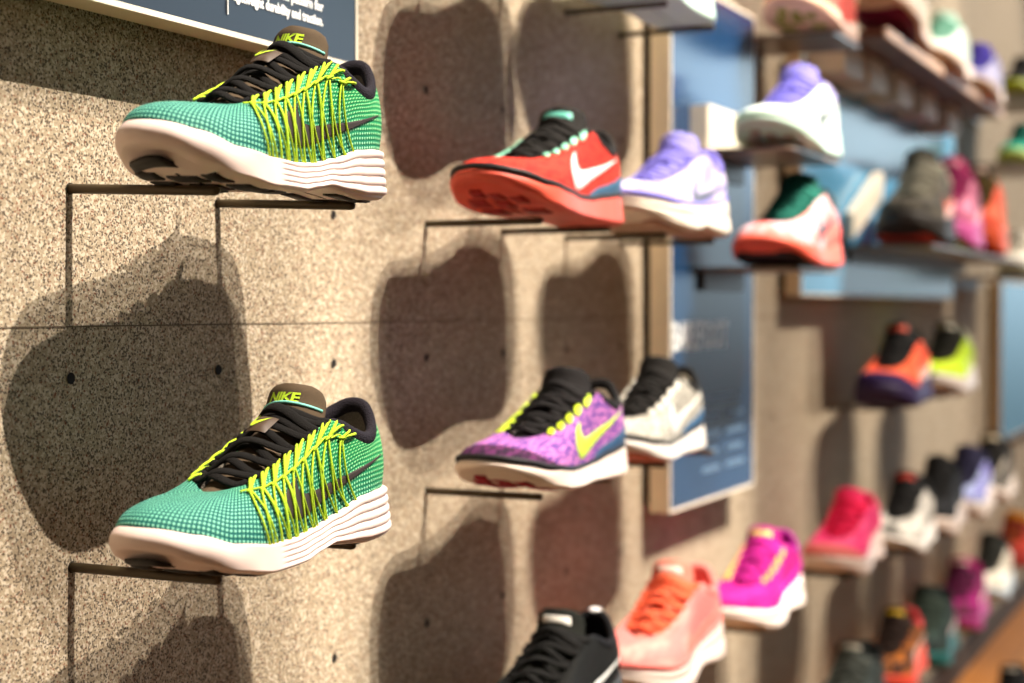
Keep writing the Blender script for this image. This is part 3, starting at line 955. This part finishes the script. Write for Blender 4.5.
# second column
on_pegs(5, 1, 'lavender shoe', 'lavender running shoe with cream sole beside the red knit shoe', 'runner',
        dict(upper=f('b9b2f2', 'e3d9fb', .35, 40), midsole=p('f7e9d6', .5), outsole=p('c9a58b', .6), tongue=f('a29cf0'), collar=f('8f86ea'), lace=f('9088ea'), swoosh=p('6a6f80', .5), foxing=p('8d86ea', .6)), yaw=-.02, dx=-.010, scale=1.02)
on_pegs(5, 0, 'mint-soled shoe', 'white and mint shoe cut off by the top edge, seen from below', 'free',
        dict(upper=f('dff3ea'), midsole=p('d4f2e0', .5), outsole=p('c4dccb', .6), tongue=f('e6f5ee'), collar=f('d7ece4'), lace=f('e4f2ec'), swoosh=p('66706c')), parts=('pads',), dx=-.028, dy=-.030, dz=.002, pitch=.02, scale=1.22)
on_pegs(5, -1, 'grey shoe', 'light grey knit shoe with black laces and white sole beside the blue board', 'free',
        dict(upper=f('cdc8bb', '8d8a82', .35, 170), midsole=wht, outsole=p('d9846a', .6), tongue=f('1a1816'), collar=f('171514'), lining=p('efe9dd', .7), lace=f('151311'),
             swoosh=p('f4f1ea', .45), foxing=p('26221f', .6), clip=p('2a567c', .5), eyelet=p('ece8dc', .5)), dx=-.022, dy=-.030, scale=.98)
on_pegs(5, -2, 'coral shoe', 'coral pink running shoe with orange laces and white heel, bottom edge', 'runner',
        dict(upper=f('ff8f8a', 'ffa69a', .3, 30), midsole=p('f9e6da', .5), outsole=p('dba08a', .6), tongue=f('ff8f7c'), collar=f('ff938c'), lace=f('ff6e48'), label=p('fbe9dc'), foxing=p('fb7f78', .6), swoosh=p('ff8474')), scale=1.05, dx=-.012, dy=-.01)
on_pegs(7.22, -2, 'magenta shoe', 'magenta running shoe with yellow lace loops and tongue label', 'runner',
        dict(upper=f('cc1488', 'd82c98', .25, 30), midsole=p('f7e7dc', .5), outsole=p('cfb8a4', .6), tongue=f('b01080'), collar=f('a8148a'), lace=f('cc2098'), label=p('f5e27a'), eyelet=p('e0b540', .5), swoosh=p('c312b4')), dx=-.013)
on_pegs(10.1, -2, 'hot pink shoe', 'hot pink running shoe with peach toe and dark forefoot sole', 'runner',
        dict(upper=f('ff3a7c', 'ff6494', .3, 30), midsole=p('f6ddd0', .5), outsole=p('1d1617', .6), tongue=f('ff2f6c'), collar=f('ff4a7c'), lace=f('fb1455'), toecap=f('ff7f7a'), swoosh=p('ff4a7c'), clip=p('f6d6cc')), dx=-.008, scale=1.04)
on_pegs(12.6, -2, 'white and black shoe', 'white and black shoe with small red tongue mark, right behind the hot pink shoe', 'free',
        dict(upper=f('e9e3d8', '2c2a29', .2, 30), midsole=wht, outsole=p('3a3330'), tongue=f('1b1918'), collar=f('1b1918'), lace=f('191716'), label=p('d8402a')), scale=(1.1, 1.1, 1.2), dz=-.024)
on_pegs(14.5, -2, 'small black shoe', 'black shoe with pale heel between the white-and-black and the violet shoes', 'runner',
        dict(upper=f('1c1b1d'), midsole=p('f0ddd0', .5), outsole=p('2a2422'), tongue=f('1b1a1a'), collar=f('19181a'), lace=f('151414'), swoosh=p('3a3a3c')), scale=(1.1, 1.1, 1.25), dz=-.030)
on_pegs(16.6, -2, 'violet shoe', 'violet and pale blue shoe with white sole, between two black shoes', 'runner',
        dict(upper=f('8b80d8', 'b9c8ee', .5, 30), midsole=p('f8e8dc', .5), outsole=p('b9a597'), tongue=f('2a2748'), collar=f('2b2850'), lace=f('262344'), swoosh=p('c5d2f0')), scale=(1.15, 1.15, 1.25), dz=-.036)
on_pegs(18.7, -2, 'last black and white shoe', 'black shoe with cream sole below the farthest blue board', 'free',
        dict(upper=f('37322c', 'c8beb0', .3, 30), midsole=p('f6e6da', .5), outsole=p('9a8a80'), tongue=f('1d1a17'), collar=f('1d1a17'), lace=f('191613'), label=p('e8d8b8')), scale=(1.2, 1.2, 1.35), dz=-.040)
on_pegs(12.18, -1, 'orange and purple shoe', 'orange running shoe with black tongue and dark purple toe sole', 'runner',
        dict(upper=f('fb5a34', 'ff7446', .3, 30), midsole=p('2c1548', .6), outsole=p('2c1548', .6), clip=p('f2d2c4', .5), tongue=f('14110f'), collar=f('151210'), lace=f('100e0d'), label=p('e65a3c'), toecap=f('2e1850'), swoosh=p('ff8a5e')), scale=(1.15, 1.12, 1.25), dz=-.006)
on_pegs(15.1, -1, 'lime shoe', 'bright lime yellow shoe with white heel beside the orange shoe', 'runner',
        dict(upper=f('c4e81c', 'd8f23c', .3, 30), midsole=p('f0e4dc', .5), outsole=p('7a3a3a', .6), tongue=f('2d2a18'), collar=f('dcd9c0'), lace=f('1f1e14'), label=p('fffbe6'), swoosh=p('e8f49a')), scale=(1.15, 1.15, 1.25), dz=-.008)
# lowest row
on_pegs(10.05, -3, 'dark grey shoe', 'dark grey green shoe at the bottom edge, lowest row', 'runner',
        dict(upper=f('2b302e', '4c5752', .4, 60), midsole=p('2e3a38', .5), outsole=p('1a1c1b'), tongue=f('242826'), collar=f('1c1f1e'), lace=f('5c625c'), label=p('cfc8b6')), scale=1.05)
on_pegs(12.1, -3, 'brown and orange shoe', 'dark brown shoe with yellow tongue and orange red heel, lowest row', 'runner',
        dict(upper=f('3a2018', 'b8691c', .3, 60), midsole=p('fb5236', .5), outsole=p('c83c24'), tongue=f('3a2414'), collar=f('e0464a'), lace=f('2a1810'), label=p('f2c81e'), swoosh=p('f7d8c8')), scale=1.04)
on_pegs(13.9, -3, 'dark teal shoe', 'dark green shoe with teal sole and pale heel spot, lowest row', 'runner',
        dict(upper=f('1d2a28', '33443c', .4, 60), midsole=p('1f6a68', .5), outsole=p('14403f'), tongue=f('202c28'), collar=f('1b2a2a'), lace=f('3c4a40'), clip=p('e0c8c4')), scale=(1.06, 1.2, 1.15), dz=-.02)
on_pegs(16.2, -3, 'maroon shoe', 'maroon and magenta shoe with green sole, lowest row', 'runner',
        dict(upper=f('6a2040', 'a01470', .5, 40), midsole=p('c13a8e', .5), outsole=p('8fb83a'), tongue=f('b01270'), collar=f('a31066'), lace=f('5a1440'), label=p('e8cfc0'), clip=p('f0cfcf')), scale=(1.12, 1.15, 1.15), dz=-.018)
on_pegs(18.7, -3, 'cream shoe', 'cream and pale blue shoe with dark tongue, lowest row', 'free',
        dict(upper=f('e6dcc6', 'f3efe2', .4, 40), midsole=p('cfe4f2', .5), outsole=p('b8d0e2'), tongue=f('23241f'), collar=f('1f201c'), lace=f('2b2c26')), scale=(1.15, 1.15, 1.25), dz=-.022)
on_pegs(21.0, -3, 'dark red shoe', 'dark red shoe with yellow collar at the right edge, lowest row', 'runner',
        dict(upper=f('9c2414', 'c23a1c', .4, 40), midsole=p('b02a16', .5), outsole=p('5a1810'), tongue=f('d8901c'), collar=f('e0a21e'), lace=f('8a2010')), scale=1.10)
# on the boards' shelves
on_shelf(YS, EYE + .203, 'white and mint shoe with violet laces on the upper shelf of the BAREFOOT board', 'free',
         dict(upper=f('dff2ee', 'f4fbf8', .4, 40), midsole=p('cfeedd', .5), outsole=p('b59a84', .6), tongue=f('8a84de'), collar=f('c0b9f2'), lace=f('7a74da'), swoosh=p('55605e'), foxing=p('d2f3e2')), parts=('pads',), scale=1.10)
on_shelf(YS, EYE + .053, 'coral and white shoe with teal laces and black toe sole on the lower board shelf', 'free',
         dict(upper=f('e9c9d0', 'ff7a6e', .5, 26), midsole=p('fb6a54', .5), outsole=p('191413', .6), tongue=f('0f5a4e'), collar=f('2a3a3a'), lace=f('12695a'), swoosh=p('3a3f48'), clip=p('fb5f52')), scale=1.13)
on_shelf(4.06 * D, EYE + .110, 'grey black trail shoe with red side, nearest on the long board shelf', 'runner',
         dict(upper=f('3d3932', '5c564a', .4, 60), midsole=p('2d2722', .6), outsole=p('e0402a'), tongue=f('3a372e'), collar=f('b6ad98'), lace=f('8a8676'), swoosh=p('f06a50'), clip=p('f4c0b4')), scale=(1.08, 1.25, 1.52))
on_shelf(4.49 * D, EYE + .110, 'purple and pink shoe with yellow-green sole, middle on the long board shelf', 'runner',
         dict(upper=f('a4486c', 'c77a92', .5, 40), midsole=p('d05aa0', .5), outsole=p('a8c030'), tongue=f('a81c5c'), collar=f('b01e64'), lace=f('8a1450'), label=p('f49ab0'), clip=p('f0c8d8')), scale=(1.08, 1.25, 1.62))
on_shelf(4.92 * D, EYE + .110, 'orange red shoe with black and yellow laces, last on the long board shelf', 'runner',
         dict(upper=f('f8583a', 'ff7a58', .4, 40), midsole=p('fb6230', .5), outsole=p('e04a24'), tongue=f('2c2410'), collar=f('fb7a5a'), lace=f('5c4a14'), label=p('ffd9c8')), scale=(1.08, 1.3, 1.72))
on_shelf(2.31, EYE + .395, 'pink shoe with brown and lime patterned sole at the top edge', 'free',
         dict(upper=f('fb6a5c'), midsole=p('f0c4a8', .5), outsole=p('8a8a18', .6), tongue=f('f88a7a'), collar=f('f4a090'), lace=f('f4b0a0')), parts=('pads',), x=.11, scale=1.1)
on_shelf(2.72, EYE + .454, 'cream shoe with deep maroon sole, first on the long high shelf', 'free',
         dict(upper=f('ecdcc4', 'f4eee0', .4, 40), midsole=p('f3d4bc', .5), outsole=p('7a1244', .6), tongue=f('cfe03c'), collar=f('5a5650'), lace=f('e8e0cc')), scale=1.12, pitch=.10)
on_shelf(3.12, EYE + .438, 'white shoe with mint green laces, middle of the long high shelf', 'free',
         dict(upper=f('e8f4ec', 'cfe8dc', .3, 40), midsole=p('f7dfcb', .5), outsole=p('d8b49a', .6), tongue=f('bfe0d0'), collar=f('e6efe4'), lace=f('7fbfa8')), scale=1.18)
on_shelf(3.53, EYE + .438, 'lavender blue shoe with cream sole, last on the long high shelf', 'free',
         dict(upper=f('bcb8ee', 'dcdcf6', .4, 40), midsole=p('f6ddc6', .5), outsole=p('e0b896', .6), tongue=f('5a4cc8'), collar=f('7a70d4'), lace=f('5c50cc')), scale=1.18)
on_shelf(4.20, EYE + .352, 'teal green shoe with lime sole at the right edge', 'runner',
         dict(upper=f('1f9a86', '36b89a', .4, 40), midsole=p('b6cf6a', .5), outsole=p('8aa030'), tongue=f('147a6a'), collar=f('147a6a'), lace=f('0f6a5c')))
on_shelf(4.20, EYE + .520, 'black shoe with lime sole at the right edge, above the teal shoe', 'runner',
         dict(upper=f('1f1d1a'), midsole=p('9aa818', .5), outsole=p('7a8612'), tongue=f('191715'), collar=f('191715'), lace=f('151311')))
on_shelf(4.20, EYE + .080, 'white shoe with green sole at the right edge above the farthest board', 'runner',
         dict(upper=f('efe9dc', 'e0d8c6', .4, 40), midsole=p('e9f0d8', .5), outsole=p('5f8a1c'), tongue=f('e6e0d2'), collar=f('e6e0d2'), lace=f('d8d2c2')))
build_shoe('running_shoe', 'black shoe with pale label standing on the orange wooden floor', (.19, 3.72, .0005), 'runner', c=dict(upper=f('121212'), midsole=p('1c1c1c', .5), outsole=p('111111'), tongue=f('1a1a1a'), collar=f('151515'), lace=f('0f0f0f'), label=p('d8d2c2')))

# ------------------------------------------------------------------ camera
cam = bpy.data.cameras.new('camera'); co = bpy.data.objects.new('camera', cam); COL.objects.link(co)
FPX = 1600.0
cam.sensor_width = 36; cam.lens = FPX / 1024 * 36; cam.clip_start = .02
fw = Vector((-.4305, .9026, 0)); th = math.atan(33.5 / FPX)
fwd = (fw * math.cos(th) + Vector((0, 0, -1)) * math.sin(th)).normalized()
co.location = (D, 0, EYE)
co.rotation_euler = fwd.to_track_quat('-Z', 'Y').to_euler()
cam.dof.use_dof = True; cam.dof.focus_distance = 1.10; cam.dof.aperture_fstop = 4.1
scn.camera = co

# ------------------------------------------------------------------ light
def spot(loc, target, power, size, ang, col=(1, .86, .68), blend=.6):
    l = bpy.data.lights.new('track_spot', 'SPOT'); l.energy = power; l.shadow_soft_size = size
    l.spot_size = math.radians(ang); l.spot_blend = blend; l.color = col
    o = bpy.data.objects.new('track_spot', l); COL.objects.link(o); o.location = loc
    o.rotation_euler = (Vector(target) - Vector(loc)).to_track_quat('-Z', 'Y').to_euler()
    return o
CW = (1, .885, .755)
spot((1.85, .88, EYE + 2.75), (.05, .76, EYE + .02), 800, .012, 16.5, CW, .45)
spot((1.50, .86, EYE + 2.80), (.05, .76, EYE), 420, .012, 17, CW, .45)
spot((1.70, 1.14, EYE + 2.80), (.05, .80, EYE), 160, .012, 17, CW, .45)
spot((1.95, 1.75, EYE + 2.85), (0, 1.74, EYE), 840, .012, 22, CW, .35)
spot((1.80, 1.45, EYE + 2.90), (0, 1.70, EYE), 460, .012, 22, CW, .45)
spot((1.60, 2.05, EYE + 2.85), (0, 1.76, EYE), 420, .012, 22, CW, .45)
spot((2.0, 2.85, EYE + 2.85), (0, 2.65, EYE + .02), 620, .02, 26, CW)
spot((2.0, 3.85, EYE + 2.85), (0, 3.5, EYE + .02), 600, .025, 32, CW)
spot((2.2, 5.0, EYE + 2.8), (0, 4.6, EYE - .05), 600, .03, 40, CW)
w = bpy.data.worlds.new('world'); scn.world = w; w.use_nodes = True
nt = w.node_tree; bg = nt.nodes['Background']
bg.inputs[1].default_value = .24
tcw = N(nt, 'ShaderNodeTexCoord'); sw = N(nt, 'ShaderNodeSeparateXYZ'); nt.links.new(tcw.outputs['Generated'], sw.inputs[0])
# the rest of the shop: warm and dim around the camera, a cool glow added high at the far end for the boards to reflect
far = math_node(nt, 'MULTIPLY', ramp(nt, sw.outputs[1], .60, 1.0), ramp(nt, sw.outputs[2], -.10, .22))
nt.links.new(mixc(nt, far, (.60, .48, .36, 1), (10.5, 13.6, 15.6, 1)), bg.inputs[0])

scn.view_settings.view_transform = 'Standard'; scn.view_settings.look = 'None'
scn.view_settings.gamma = 1; scn.view_settings.use_curve_mapping = False
scn.view_settings.exposure = 0.0
